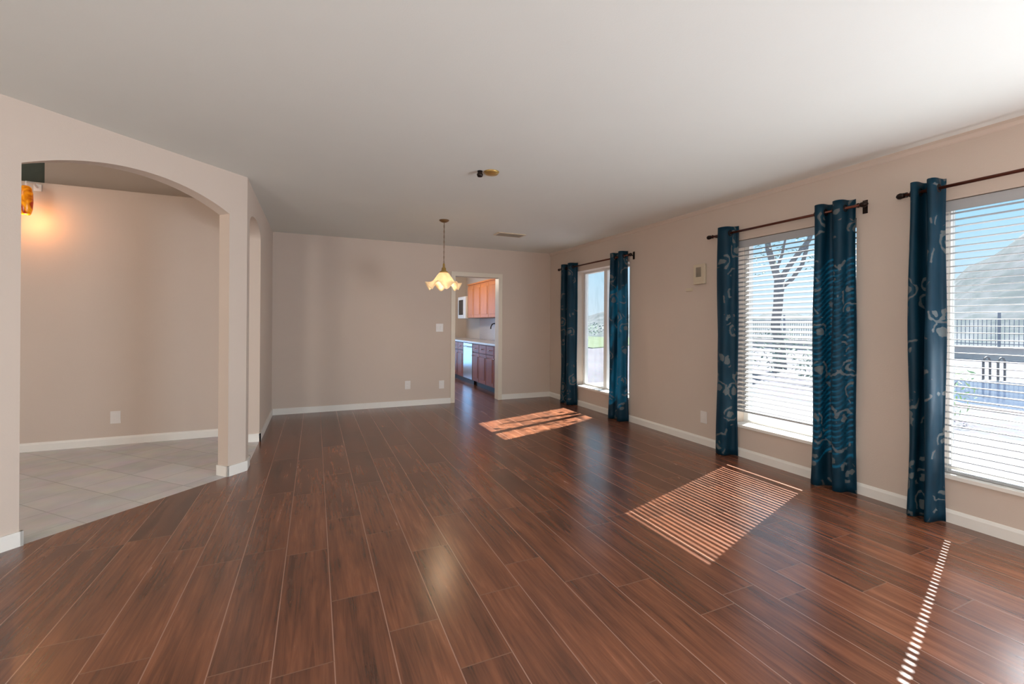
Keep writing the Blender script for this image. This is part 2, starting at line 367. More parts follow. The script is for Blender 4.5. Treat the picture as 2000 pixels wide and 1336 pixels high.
# floors
struct(prism('floor', M['floor'], [(XR + .1, -3.1, 0), (XR + .1, 7.0, 0), (3.8, 7.0, 0), (3.8, 11.4, 0), (-0.1, 11.4, 0), (-0.1, 7.0, 0), (XL, 7.0, 0), (XL, XL + DC, 0), (-2.6, 2.358, 0), (-2.7, 2.358, 0), (-2.7, -3.1, 0)][::-1], (0, 0, -0.1)))
struct(prism('floor_foyer', M['tile'], [(XL, 7.0, 0), (XL, XL + DC, 0), (-2.6, 2.358, 0), (-4.3, 2.358, 0), (-4.3, 7.0, 0)], (0, 0, -0.1)))
# ceilings
struct(prism('ceiling', M['ceiling'], [(XR + .1, -3.1, H), (XR + .1, YB + .05, H), (XL - .06, YB + .05, H), (XL - .06, XL + DC + .02, H), (-2.62, 2.36, H), (-2.7, 2.3, H), (-2.7, -3.1, H)], (0, 0, 0.1)))
struct(box('ceiling_kitchen', M['ceiling'], -0.1, 3.8, YB + .06, 11.4, H, H + .1))
struct(box('ceiling_foyer', M['ceiling'], -4.4, XL - .02, 2.2, 7.1, HT, HT + .1))

def arch_curve(kind, a, b, spring, crest, n=28):
    half = (b - a) / 2; rise = crest - spring; mid = (a + b) / 2
    R = (half * half + rise * rise) / (2 * rise)
    pts = []
    for i in range(n + 1):
        if kind == 'segment':
            u = a + (b - a) * i / n; pts.append((u, crest - R + math.sqrt(R * R - (u - mid) ** 2)))
        else:
            th = PI - PI * i / n; pts.append((mid + half * math.cos(th), spring + rise * math.sin(th)))
    return pts
def arch_wall(name, mat, to3d, u0, u1, a, b, spring, crest, top, kind):
    """a wall with one arched opening down to the floor; to3d(u, z, back) gives the point on its front or back face"""
    bm = bmesh.new(); V = {}
    def v(u, z, k):
        key = (round(u, 5), round(z, 5), k)
        if key not in V: V[key] = bm.verts.new(to3d(u, z, k))
        return V[key]
    def quad(pts):
        for k in (0, 1): bm.faces.new([v(u, z, k) for u, z in pts])
    def side(p, q): bm.faces.new((v(*p, 0), v(*q, 0), v(*q, 1), v(*p, 1)))
    c = arch_curve(kind, a, b, spring, crest)
    quad([(u0, 0), (a, 0), (a, spring), (u0, spring)]); quad([(u0, spring), (a, spring), (a, top), (u0, top)])
    quad([(b, 0), (u1, 0), (u1, spring), (b, spring)]); quad([(b, spring), (u1, spring), (u1, top), (b, top)])
    for p, q in zip(c, c[1:]):
        quad([p, q, (q[0], top), (p[0], top)]); side(p, q)
    side((a, 0), (a, spring)); side((b, spring), (b, 0)); side((u0, 0), (a, 0)); side((b, 0), (u1, 0))
    side((u0, 0), (u0, spring)); side((u0, spring), (u0, top)); side((u1, 0), (u1, spring)); side((u1, spring), (u1, top))
    return finish(name, bm, mat)
T = 0.12
struct(arch_wall('wall_diagonal', M['wall'], lambda s, z, k: (s / R2 - k * T / R2, DC + s / R2 + k * T / R2, z), -2.6 * R2, XL * R2, -2.161, -0.923, 2.175, 2.326, HT, 'segment'))
struct(arch_wall('wall_left', M['wall'], lambda u, z, k: (XL - k * T, u, z), XL + DC, 7.03, 4.57, 5.451, 2.15, 2.29, HT, 'round'))

def holed_wall(name, mat, axis, c0, c1, u0, u1, z0, z1, holes):
    us = sorted({u0, u1} | {h[0] for h in holes} | {h[1] for h in holes}); zs = sorted({z0, z1} | {h[2] for h in holes} | {h[3] for h in holes})
    def solid(i, j):
        if i < 0 or j < 0 or i >= len(us) - 1 or j >= len(zs) - 1: return False
        cu, cz = (us[i] + us[i + 1]) / 2, (zs[j] + zs[j + 1]) / 2
        return not any(h[0] < cu < h[1] and h[2] < cz < h[3] for h in holes)
    bm = bmesh.new(); cache = {}
    def v(c, u, z):
        k = (c, u, z)
        if k not in cache: cache[k] = bm.verts.new((c, u, z) if axis == 'X' else (u, c, z))
        return cache[k]
    for i in range(len(us) - 1):
        for j in range(len(zs) - 1):
            if not solid(i, j): continue
            a, b, c, d = us[i], us[i + 1], zs[j], zs[j + 1]
            for cc in (c0, c1): bm.faces.new((v(cc, a, c), v(cc, b, c), v(cc, b, d), v(cc, a, d)))
            if not solid(i - 1, j): bm.faces.new((v(c0, a, c), v(c1, a, c), v(c1, a, d), v(c0, a, d)))
            if not solid(i + 1, j): bm.faces.new((v(c0, b, c), v(c1, b, c), v(c1, b, d), v(c0, b, d)))
            if not solid(i, j - 1): bm.faces.new((v(c0, a, c), v(c1, a, c), v(c1, b, c), v(c0, b, c)))
            if not solid(i, j + 1): bm.faces.new((v(c0, a, d), v(c1, a, d), v(c1, b, d), v(c0, b, d)))
    return finish(name, bm, mat)
SILL = 0.285; HEAD = 2.115; XO = 4.03
WIN = [(4.74, 6.08), (2.045, 3.14), (0.45, 1.60)]          # far, middle, near window
DOOR = (2.055, 2.822, 2.055)
struct(holed_wall('wall_right', M['wall'], 'X', XR, XO, -3.1, YB + .12, 0, H + .1, [(a, b, SILL, HEAD) for a, b in WIN] + [(-2.45, -0.15, 0.02, 2.2)]))  # last hole: unseen opening added behind the camera for the patio side fill
struct(holed_wall('wall_back', M['wall'], 'Y', YB, YB + .12, XL - .1, XR, 0, H + .1, [(DOOR[0], DOOR[1], 0.0, DOOR[2])]))
struct(box('wall_rear', M['wall'], -2.7, XR + .2, -3.2, -3.0, 0, H + .1))
struct(box('wall_hall', M['wall'], -2.72, -2.6, -3.0, 2.36, 0, H + .1))
# foyer shell: the tall wall with its plant ledge, the recess above it
struct(box('wall_foyer', M['wall'], -4.3, XL - T, 5.86, 6.5, 0, 2.635))
struct(box('wall_recess', M['wall'], -2.71, XL - T, 6.5, 6.62, 2.5, HT))
struct(box('wall_niche', M['niche'], -4.3, -2.60, 6.62, 6.82, 2.5, HT))
struct(box('wall_foyer_left', M['wall'], -4.42, -4.3, 2.2, 7.0, 0, HT))
struct(box('wall_foyer_front', M['wall'], -4.3, -2.6, 2.24, 2.36, 0, HT))
# kitchen shell
struct(box('wall_kitchen_right', M['wall'], 3.64, 3.76, YB + .12, 11.3, 0, H + .1))
struct(box('wall_kitchen_back', M['wall'], -0.1, 3.76, 11.2, 11.32, 0, H + .1))
struct(box('wall_kitchen_left', M['wall'], -0.12, 0.0, YB + .12, 11.3, 0, H + .1))

# baseboards
BH = 0.085; BT = 0.014
def base_x(name, x, y0, y1, side):
    bm = bmesh.new()
    pr = [(0, 0), (BT, 0), (BT, BH - .02), (BT * .5, BH - .004), (0, BH)]
    add_prism(bm, [(x + side * u, y0, z) for u, z in pr], (0, y1 - y0, 0)); return struct(finish(name, bm, M['trim']))
def base_y(name, y, x0, x1, side):
    bm = bmesh.new()
    pr = [(0, 0), (BT, 0), (BT, BH - .02), (BT * .5, BH - .004), (0, BH)]
    add_prism(bm, [(x0, y + side * u, z) for u, z in pr], (x1 - x0, 0, 0)); return struct(finish(name, bm, M['trim']))
base_x('baseboard_right', XR, -3.0, YB, -1)
bm = bmesh.new()
for a, b in ((XL, DOOR[0] - .06), (DOOR[1] + .06, XR)): add_box(bm, a, b, YB - BT, YB, 0, BH)
struct(finish('baseboard_back', bm, M['trim']))
bm = bmesh.new()
add_box(bm, XL, XL + BT, XL + DC + .006, 4.57 + BT, 0, BH); add_box(bm, XL - T, XL + BT, 4.57, 4.57 + BT, 0, BH)
add_box(bm, XL, XL + BT, 5.451 - BT, YB, 0, BH); add_box(bm, XL - T, XL + BT, 5.451 - BT, 5.451, 0, BH)
struct(finish('baseboard_left', bm, M['trim']))
bm = bmesh.new()
def diag_piece(s0, s1, d0, d1):            # s along the wall, d towards the room
    P = lambda s, d: (s / R2 + d / R2, DC + s / R2 - d / R2, 0)
    add_prism(bm, [P(s0, d0), P(s1, d0), P(s1, d1), P(s0, d1)], (0, 0, BH))
diag_piece(-0.923 - BT, XL * R2 + .006, 0, BT); diag_piece(-0.923 - BT, -0.923, -T, BT)
diag_piece(-2.6 * R2, -2.161 + BT, 0, BT); diag_piece(-2.161, -2.161 + BT, -T, BT)
struct(finish('baseboard_diagonal', bm, M['trim']))
base_y('baseboard_foyer', 5.86, -4.3, XL - T, -1)

# slim cornice along the window wall and the casing of the kitchen doorway
bm = bmesh.new()
add_prism(bm, [(XR, -3.0, H), (XR - .02, -3.0, H), (XR - .02, -3.0, H - .02), (XR - .008, -3.0, H - .04), (XR, -3.0, H - .045)], (0, YB + 3.0, 0))
struct(finish('trim_1', bm, M['wall']))
bm = bmesh.new()
cw = 0.062
add_box(bm, DOOR[0] - cw, DOOR[0] + .008, YB - .018, YB + .14, 0, DOOR[2], 0.003)
add_box(bm, DOOR[1] - .008, DOOR[1] + cw, YB - .018, YB + .14, 0, DOOR[2], 0.003)
add_box(bm, DOOR[0] - cw, DOOR[1] + cw, YB - .018, YB + .14, DOOR[2] - .008, DOOR[2] + cw, 0.003)
struct(finish('trim_2', bm, M['casing']))

# windows
for n, (a, b) in enumerate(WIN, 1):
    root = struct(empty('window_%d' % n, (3.98, (a + b) / 2, SILL)))
    bm = bmesh.new(); fw = 0.05
    add_box(bm, 3.965, 4.025, a, a + fw, SILL, HEAD); add_box(bm, 3.965, 4.025, b - fw, b, SILL, HEAD)
    add_box(bm, 3.965, 4.025, a + fw, b - fw, SILL, SILL + fw); add_box(bm, 3.965, 4.025, a + fw, b - fw, HEAD - fw * .6, HEAD)
    keep(finish('window_frame', bm, M['frame']), root)
    if n == 1: keep(box('mullion', M['frame'], 3.96, 4.022, 5.44, 5.52, SILL + fw, HEAD - fw * .6, bevel=.004), root)
    keep(box('window_pane', M['glass'], 3.992, 3.998, a + fw, b - fw, SILL + fw, HEAD - fw * .6), root)
    bm = bmesh.new(); f_ = [bm.verts.new(c) for c in ((4.016, a + fw, SILL + fw), (4.016, b - fw, SILL + fw), (4.016, b - fw, HEAD - .03), (4.016, a + fw, HEAD - .03))]; bm.faces.new(f_)
    keep(finish('haze_veil', bm, M['screen']), root)  # added haze sheet across the opening
    keep(box('window_sill', M['trim'], 3.79, 3.965, a - .0, b, SILL, SILL + .028, bevel=0.004), root)

# ------------------------------------------------------------------ blinds
PITCH = 0.044; SW = 0.050
def slat_mesh(y0, y1, tilt, hole=None):
    # local: u across the slat (towards outside), y along it
    bm = bmesh.new(); nu = 6
    ys = [y0, y1]
    hs = []
    if hole:
        for c in hole: hs.append((c - .016, c + .016)); ys += [c - .016, c + .016]
    ys = sorted(ys)
    us = [-SW / 2 + SW * i / nu for i in range(nu + 1)]
    us = sorted(us + [-.006, .006])
    crown = lambda u: 0.0022 * (1 - (2 * u / SW) ** 2)
    ct, st = math.cos(tilt), math.sin(tilt)
    V = {}
    def v(u, y, k):
        key = (u, y, k)
        if key not in V:
            z = crown(u) + k * 0.0026 - .0013
            V[key] = bm.verts.new((u * ct - z * st, y, u * st + z * ct))
        return V[key]
    def solid(i, j):
        if not (0 <= i < len(us) - 1 and 0 <= j < len(ys) - 1): return False
        cu = (us[i] + us[i + 1]) / 2; cy = (ys[j] + ys[j + 1]) / 2
        return not (abs(cu) < .006 and any(h0 < cy < h1 for h0, h1 in hs))
    for i in range(len(us) - 1):
        for j in range(len(ys) - 1):
            if not solid(i, j): continue
            q = [(us[i], ys[j]), (us[i + 1], ys[j]), (us[i + 1], ys[j + 1]), (us[i], ys[j + 1])]
            for k in (0, 1): bm.faces.new([v(u, y, k) for u, y in q])
            for (di, dj), (p0, p1) in {(-1, 0): (q[3], q[0]), (1, 0): (q[1], q[2]), (0, -1): (q[0], q[1]), (0, 1): (q[2], q[3])}.items():
                if not solid(i + di, j + dj): bm.faces.new((v(*p0, 0), v(*p1, 0), v(*p1, 1), v(*p0, 1)))
    bmesh.ops.recalc_face_normals(bm, faces=bm.faces)
    me = bpy.data.meshes.new('slat'); bm.to_mesh(me); bm.free(); me.materials.append(M['slat'])
    return me
def blind(a, b, tilt, label, bottom):
    y0, y1 = a + .012, b - .012; XB = 3.866
    root = tag(empty('venetian_blind', (XB, (a + b) / 2, HEAD)), label, 'blind', 'white venetian blinds')
    keep(box('valance', M['slat'], XB - .045, XB - .032, y0, y1, HEAD - .072, HEAD - .004, bevel=.003), root)
    keep(box('headrail', M['slat'], XB - .03, XB + .03, y0, y1, HEAD - .05, HEAD - .004), root)
    me = slat_mesh(y0, y1, tilt, (y0 + .10, y1 - .10, ))
    z = bottom + .045; k = 0
    while z < HEAD - .065:
        s = bpy.data.objects.new('slat', me); COL.objects.link(s); s.location = (XB, 0, z); keep_loc = s.location.copy()
        s.parent = root; s.matrix_parent_inverse = Matrix.Translation(-Vector(root.location))
        z += PITCH; k += 1
    keep(box('bottom_rail', M['slat'], XB - .026, XB + .026, y0, y1, bottom, bottom + .016, bevel=.003), root)
    for c in (y0 + .10, y1 - .10):
        bm = bmesh.new()
        for x in (XB - .027, XB + .027): add_tube(bm, [(x, c + .022, bottom + .01), (x, c + .022, HEAD - .05)], .0012, 5)
        keep(finish('ladder_cord', bm, M['cord']), root)
blind(*WIN[1], math.radians(22), 'white venetian blind with slats angled open in the middle window', SILL + .145)
blind(*WIN[2], math.radians(0), 'white venetian blind with level slats in the nearest window at right', SILL + .03)

# ------------------------------------------------------------------ curtains and rods
XC = 3.715; RODZ = 2.185
def curtain(y0, y1, folds, amp, label, phase=0.0, zb=0.006, zt=2.25, flare=0.0):
    root = tag(empty('window_curtain', (XC, (y0 + y1) / 2, zb)), label, 'curtain', 'teal grommet curtains')
    nu, nv = folds * 22, 40
    bm = bmesh.new(); uvl = bm.loops.layers.uv.new('UVMap')
    # arc length of the wave, so that the pattern follows the cloth
    def shape(t, v):
        ph = 2 * PI * folds * t + phase
        wob = 0.010 * math.sin(3.1 * v * 2.2 + 5 * t + phase) * (1 - v)
        a = amp * (0.85 + 0.22 * (1 - v) * math.sin(7 * t + phase * 3 + 1.3))
        x = XC + a * math.sin(ph) + wob
        c = (y0 + y1) / 2; wd = (y1 - y0) * (1 + flare * (1 - v))
        y = c + wd * (t - .5) - 0.075 * (y1 - y0) / folds * math.sin(2 * ph) + 0.006 * math.sin(9 * v + 11 * t)
        return Vector((min(x, XR - .022), y, zb + (zt - zb) * v))
    grid = [[shape(i / nu, j / nv) for i in range(nu + 1)] for j in range(nv + 1)]
    arc = [0.0]
    for i in range(nu): arc.append(arc[-1] + (grid[nv // 2][i + 1] - grid[nv // 2][i]).length)
    vv = [[bm.verts.new(p) for p in r] for r in grid]
    off = random.random() * 5
    for j in range(nv):
        for i in range(nu):
            f = bm.faces.new((vv[j][i], vv[j][i + 1], vv[j + 1][i + 1], vv[j + 1][i]))
            for l, (ii, jj) in zip(f.loops, ((i, j), (i + 1, j), (i + 1, j + 1), (i, j + 1))):
                l[uvl].uv = (arc[ii] + off, grid[jj][ii].z)
    bmesh.ops.recalc_face_normals(bm, faces=bm.faces)
    me = bpy.data.meshes.new('fabric'); bm.to_mesh(me); bm.free(); me.materials.append(M['curtain'])
    for pl in me.polygons: pl.use_smooth = True
    f = bpy.data.objects.new('fabric', me); COL.objects.link(f); keep(f, root)
    md = f.modifiers.new('thick', 'SOLIDIFY'); md.thickness = 0.0022; md.offset = 0
    # a grommet ring wherever the cloth crosses the rod
    for k in range(folds * 2):
        t = ((k + .0) * PI - phase) / (2 * PI * folds) % 1.0
        p = shape(t, (RODZ - zb) / (zt - zb))
        bm = bmesh.new()
        ring = [(p.x + 0.0, p.y, RODZ)]
        m_, n_ = 18, 6
        pts = [[bm.verts.new((p.x + (0.023 + .005 * math.cos(2 * PI * j / n_)) * math.cos(2 * PI * i / m_), p.y + .005 * math.sin(2 * PI * j / n_), RODZ + (0.023 + .005 * math.cos(2 * PI * j / n_)) * math.sin(2 * PI * i / m_))) for j in range(n_)] for i in range(m_)]
        for i in range(m_):
            for j in range(n_): bm.faces.new((pts[i][j], pts[(i + 1) % m_][j], pts[(i + 1) % m_][(j + 1) % n_], pts[i][(j + 1) % n_]))
        keep(finish('grommet', bm, M['dark_metal'], smooth=True), root)
curtain(5.95, 6.37, 2, .066, 'teal curtain panel on the left of the farthest window, nearest the corner', phase=PI / 2)
curtain(4.705, 5.06, 2, .060, 'dark teal curtain panel on the right of the farthest window', phase=2.0, flare=.08)
curtain(3.05, 3.29, 1, .066, 'narrow teal curtain panel on the left of the middle window, by the wall panel', phase=PI / 2)
curtain(2.03, 2.31, 2, .060, 'wide dark teal curtain panel on the right of the middle window', phase=1.0, flare=.14)
curtain(1.495, 1.68, 2, .066, 'teal curtain panel on the left of the nearest window at the right edge', phase=PI / 2, flare=.04)
def rod(y0, y1, label, b):
    root = tag(empty('curtain_rod', (XC, (y0 + y1) / 2, RODZ)), label, 'curtain rod', 'bronze curtain rods')
    keep(tube('rod', M['bronze'], [(XC, y0, RODZ), (XC, y1, RODZ)], .0105, seg=12), root)
    for y, s in ((y0, -1), (y1, 1)):
        bm = bmesh.new()
        add_tube(bm, [(XC, y + s * u, RODZ) for u in (-.004, 0, .008, .022, .036, .046)], [.012, .018, .018, .022, .018, .006], 14)
        keep(finish('finial', bm, M['dark_metal'], smooth=True), root)
    for y in b:
        bm = bmesh.new(); add_box(bm, XR - .006, XR, y - .016, y + .016, RODZ - .05, RODZ + .05); add_tube(bm, [(XR, y, RODZ), (XC, y, RODZ)], .007, 8)
        add_tube(bm, [(XC, y, RODZ - .016), (XC, y, RODZ + .016)], .009, 8)
        keep(finish('bracket', bm, M['dark_metal']), root)
rod(4.63, 6.42, 'bronze curtain rod over the farthest window', (4.655, 6.38))
rod(1.965, 3.34, 'bronze curtain rod over the middle window', (1.985, 3.315))
rod(0.40, 1.70, 'bronze curtain rod over the nearest window at right', (0.45, 1.688))

# ------------------------------------------------------------------ wall plates
def plate_y(x, z, label, kind, y=YB, group=None):        # on a wall facing -Y
    wd = .042 if kind != 'switch' else .058
    root = tag(empty('wall_switch' if kind == 'switch' else 'wall_outlet', (x, y, z)), label, 'switch' if kind == 'switch' else 'outlet', group)
    keep(box('plate', M['plastic'], x - wd, x + wd, y - .006, y, z - .064, z + .064, bevel=.002), root)
    if kind == 'switch':
        for dx in (-.024, .024): keep(box('rocker', M['plastic'], x + dx - .014, x + dx + .014, y - .010, y - .005, z - .03, z + .03, bevel=.002), root)
    else:
        for dz in (-.022, .022): keep(box('socket', M['plastic'], x - .016, x + .016, y - .008, y - .005, z + dz - .014, z + dz + .014, bevel=.002), root)
def plate_x(y, z, label, x=XR, group=None):
    root = tag(empty('wall_outlet', (x, y, z)), label, 'outlet', group)
    keep(box('plate', M['plastic'], x - .006, x, y - .042, y + .042, z - .064, z + .064, bevel=.002), root)
    for dz in (-.022, .022): keep(box('socket', M['plastic'], x - .008, x - .005, y - .016, y + .016, z + dz - .014, z + dz + .014, bevel=.002), root)
plate_y(1.808, 1.21, 'white double light switch on the back wall beside the kitchen doorway', 'switch')
plate_y(1.312, .324, 'white wall outlet low on the back wall below the pendant lamp', 'outlet', group='wall outlets')
plate_y(1.846, .305, 'white wall outlet low on the back wall just left of the kitchen doorway', 'outlet', group='wall outlets')
plate_y(-1.883, .284, 'white wall outlet on the foyer wall seen through the big arch', 'outlet', y=5.86, group='wall outlets')
plate_x(3.498, .294, 'white wall outlet low on the window wall beside the middle curtain', group='wall outlets')
# keypad panel by the middle window
r = tag(empty('alarm_panel', (XR, 3.555, 1.83)), 'cream wall panel with grey screen on the window wall, left of the middle window', 'alarm panel')
keep(box('housing', M['almond'], XR - .03, XR, 3.475, 3.632, 1.722, 1.938, bevel=.006), r)
keep(box('screen', M['grey_plastic'], XR - .034, XR - .028, 3.52, 3.59, 1.80, 1.905, bevel=.003), r)
keep(box('lower_lip', M['almond'], XR - .04, XR - .002, 3.485, 3.622, 1.722, 1.742, bevel=.004), r)
tag(box('wall_thermostat', M['almond'], XR - .02, XR, 3.66, 3.75, 1.655, 1.69, bevel=.004), 'small cream thermostat bar just below left of the wall panel', 'thermostat')

# ------------------------------------------------------------------ pendant lamp
PX, PY = 1.415, 5.22
r = tag(empty('pendant_lamp', (PX, PY, H)), 'lit pendant lamp with scalloped cream glass shade hanging before the kitchen doorway', 'lamp')
keep(lathe('canopy', M['antique'], [(.012, -.03), (.03, -.026), (.055, -.012), (.06, 0)], (PX, PY, H)), r)
bm = bmesh.new()
z = H - .03
k = 0
while z > 1.99:                                             # chain links with the cord through them
    c = Vector((PX, PY, z - .016)); ring = []
    ax = Vector((1, 0, 0)) if k % 2 else Vector((0, 1, 0))
    pts = [c + ax * (.007 * math.cos(2 * PI * i / 8)) + Vector((0, 0, .018 * math.sin(2 * PI * i / 8))) for i in range(9)]
    add_tube(bm, pts, .0017, 5, cap=False)
    z -= .031; k += 1
add_tube(bm, [(PX, PY, H - .02), (PX, PY, 1.96)], .0022, 6)
keep(finish('chain', bm, M['antique'], smooth=True), r)
keep(lathe('socket_cap', M['brass'], [(.006, .11), (.012, .10), (.014, .06), (.026, .05), (.028, .02), (.05, .008), (.052, -.006)], (PX, PY, 1.895)), r)
bm = bmesh.new()
seg = 84; rows = 16; rings = []
for j in range(rows + 1):
    v = j / rows
    ring = []
    for k in range(seg):
        a = 2 * PI * k / seg
        rad = 0.045 + 0.105 * v ** 0.75 + 0.052 * max(0, (v - .62) / .38) ** 1.7
        lob = math.cos(6 * a + .5)
        rad *= 1 + 0.10 * lob * v ** 2
        zz = 1.895 - 0.165 * v - .022 * lob * v ** 3 * (-1) - 0.0
        if v > .7: zz += 0.028 * ((v - .7) / .3) ** 2 * (lob * .9)
        ring.append(bm.verts.new((PX + rad * math.cos(a), PY + rad * math.sin(a), zz)))
    rings.append(ring)
for r0, r1 in zip(rings, rings[1:]):
    for k in range(seg): bm.faces.new((r0[k], r0[(k + 1) % seg], r1[(k + 1) % seg], r1[k]))
sh = keep(finish('lamp_shade', bm, M['shade'], smooth=True), r)
md = sh.modifiers.new('thick', 'SOLIDIFY'); md.thickness = .005
keep(lathe('bulb', M['bulb'], [(.010, .05), (.014, .03), (.026, 0), (.030, -.02), (.024, -.042), (.008, -.052)], (PX, PY, 1.82)), r)
pl = bpy.data.lights.new('pendant_light', 'POINT'); pl.energy = 4.5; pl.color = (1, .76, .5); pl.shadow_soft_size = .03
po = bpy.data.objects.new('pendant_light', pl); COL.objects.link(po); po.location = (PX, PY, 1.752)

# brass ceiling plate with a dark knob, and the air register
r = tag(empty('ceiling_plate', (1.288, 3.394, H)), 'small brass ceiling cap with dark knob in the middle of the ceiling', 'ceiling fixture')
keep(lathe('cap', M['brass'], [(.02, -.026), (.05, -.02), (.062, -.006), (.064, 0)], (1.315, 3.394, H)), r)
keep(lathe('knob', M['dark_metal'], [(.006, -.05), (.02, -.046), (.026, -.03), (.018, -.012), (.022, 0)], (1.222, 3.415, H), seg=16), r)
r = tag(empty('ceiling_register', (2.47, 5.665, H)), 'grey slatted air register in the ceiling near the kitchen doorway', 'air vent')
bm = bmesh.new()
x0, x1, y0, y1 = 2.27, 2.68, 5.56, 5.77
for q in ((x0, x1, y0, y0 + .025), (x0, x1, y1 - .025, y1), (x0, x0 + .025, y0 + .025, y1 - .025), (x1 - .025, x1, y0 + .025, y1 - .025)): add_box(bm, q[0], q[1], q[2], q[3], H - .010, H)
keep(finish('register_frame', bm, M['almond']), r)
keep(box('backing', M['toe'], x0 + .02, x1 - .02, y0 + .02, y1 - .02, H - .002, H), r)
for k in range(7):
    y = y0 + .038 + k * .0225
    bm = bmesh.new(); add_prism(bm, [(x0 + .02, y, H - .002), (x0 + .02, y + .003, H - .002), (x0 + .02, y + .013, H - .011), (x0 + .02, y + .010, H - .011)], (x1 - x0 - .04, 0, 0))
    keep(finish('louver', bm, M['grey_plastic']), r)

# amber wall lamp in the foyer
SXP, SYP = -2.49, 5.66
r = tag(empty('wall_sconce', (SXP, 5.86, 2.5)), 'amber orange glass wall lamp on a white bracket at the edge of the big arch', 'wall lamp')
keep(box('back_plate', M['plastic'], SXP - .03, SXP + .03, 5.846, 5.86, 2.545, 2.615, bevel=.004), r)
keep(tube('arm', M['plastic'], [(SXP, 5.85, 2.58), (SXP, 5.78, 2.61), (SXP, SYP, 2.585), (SXP, SYP, 2.54)], .008), r)
bm = bmesh.new(); add_lathe(bm, [(.022, .27), (.038, .255), (.048, .20), (.05, .12), (.046, .05), (.036, .01), (.03, 0.0)], (SXP, SYP, 2.275), 20, close=False)
g = keep(finish('glass_shade', bm, M['amber'], smooth=True), r); md = g.modifiers.new('thick', 'SOLIDIFY'); md.thickness = .004
keep(lathe('bulb', M['bulb'], [(.008, .04), (.018, .02), (.02, 0), (.012, -.02), (.003, -.026)], (SXP, SYP, 2.33), seg=14), r)
pl = bpy.data.lights.new('sconce_light', 'POINT'); pl.energy = 3.5; pl.color = (1, .42, .14); pl.shadow_soft_size = .02
po = bpy.data.objects.new('sconce_light', pl); COL.objects.link(po); po.location = (SXP, SYP, 2.24)
# out-of-view ceiling lights: the foyer's is added fill, the kitchen's lights the cabinets
def dome(x, y, z, label, energy, col):
    r = tag(empty('unseen_ceiling_light', (x, y, z)), label, 'ceiling light')
    keep(lathe('rim', M['brass'], [(.15, -.03), (.16, -.015), (.16, 0)], (x, y, z)), r)
    keep(lathe('dome', M['dome'], [(.02, -.11), (.08, -.095), (.13, -.055), (.145, -.03)], (x, y, z)), r)
    l = bpy.data.lights.new('unseen_ceiling_glow', 'POINT'); l.energy = energy; l.color = col; l.shadow_soft_size = .1
    o = bpy.data.objects.new('unseen_ceiling_glow', l); COL.objects.link(o); o.location = (x, y, z - .22)
dome(-3.3, 4.2, HT, 'round lit ceiling light added as fill in the foyer, hidden behind the arch wall', 10, (1, .90, .78))
dome(1.9, 9.0, H, 'round lit ceiling light in the kitchen', 52, (1, .86, .68))

# ------------------------------------------------------------------ kitchen seen through the doorway
FX = 3.00; WX = 3.61
def base_cabinet(y0, y1, label, two=True):
    r = tag(empty('base_cabinet', (FX, (y0 + y1) / 2, 0)), label, 'cabinet', 'kitchen base cabinets')
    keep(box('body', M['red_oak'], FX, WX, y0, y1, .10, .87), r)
    keep(box('toe_kick', M['toe'], FX + .06, WX, y0, y1, 0, .10), r)
    ys = [(y0, (y0 + y1) / 2), ((y0 + y1) / 2, y1)] if two else [(y0, y1)]
    for a, b in ys:
        for nm, z0, z1 in (('drawer', .70, .855), ('door', .115, .685)):
            bm = bmesh.new(); add_box(bm, FX - .02, FX, a + .008, b - .008, z0, z1, .003)
            if nm == 'door': 
                add_box(bm, FX - .026, FX - .018, a + .065, b - .065, z0 + .065, z1 - .065, .004)
            d = keep(finish(nm, bm, M['red_oak']), r)
            zc = (z0 + z1) / 2 if nm == 'drawer' else z1 - .06
            kb = lathe('knob', M['steel'], [(.004, 0), (.005, .012), (.013, .018), (.013, .026), (.004, .03)], (0, 0, 0), seg=12)
            kb.rotation_euler = (0, -PI / 2, 0); kb.location = (FX - .02, (a + b) / 2 if nm == 'drawer' else b - .045, zc)
            kb.parent = d; kb.matrix_parent_inverse = Matrix.Identity(4)
base_cabinet(7.12, 7.92, 'red brown base cabinet nearest the doorway, with two doors and drawers')
base_cabinet(7.92, 8.72, 'red brown base cabinet between the nearest cabinet and the dishwasher')
base_cabinet(9.34, 10.14, 'red brown base cabinet just beyond the dishwasher')
base_cabinet(10.14, 10.94, 'farthest red brown base cabinet against the kitchen back wall')
r = tag(empty('dishwasher', (FX, 9.03, 0)), 'steel dishwasher reflecting blue light between the base cabinets', 'dishwasher')
keep(box('body', M['toe'], FX + .02, WX, 8.725, 9.335, .0, .87), r)
keep(box('door', M['steel'], FX - .022, FX + .02, 8.735, 9.325, .11, .86, bevel=.004), r)
keep(tube('handle', M['steel'], [(FX - .022, 8.80, .79), (FX - .055, 8.80, .79), (FX - .055, 9.26, .79), (FX - .022, 9.26, .79)], .009), r)
tag(box('kitchen_worktop', M['counter'], FX - .03, WX, 7.1, 11.19, .872, .91, bevel=.004), 'pale stone kitchen worktop over the base cabinets', 'worktop')
tag(box('tile_backsplash', M['backsplash'], WX - .012, WX, 7.1, 10.0, .912, 1.40), 'grey tile backsplash above the kitchen worktop', 'backsplash')
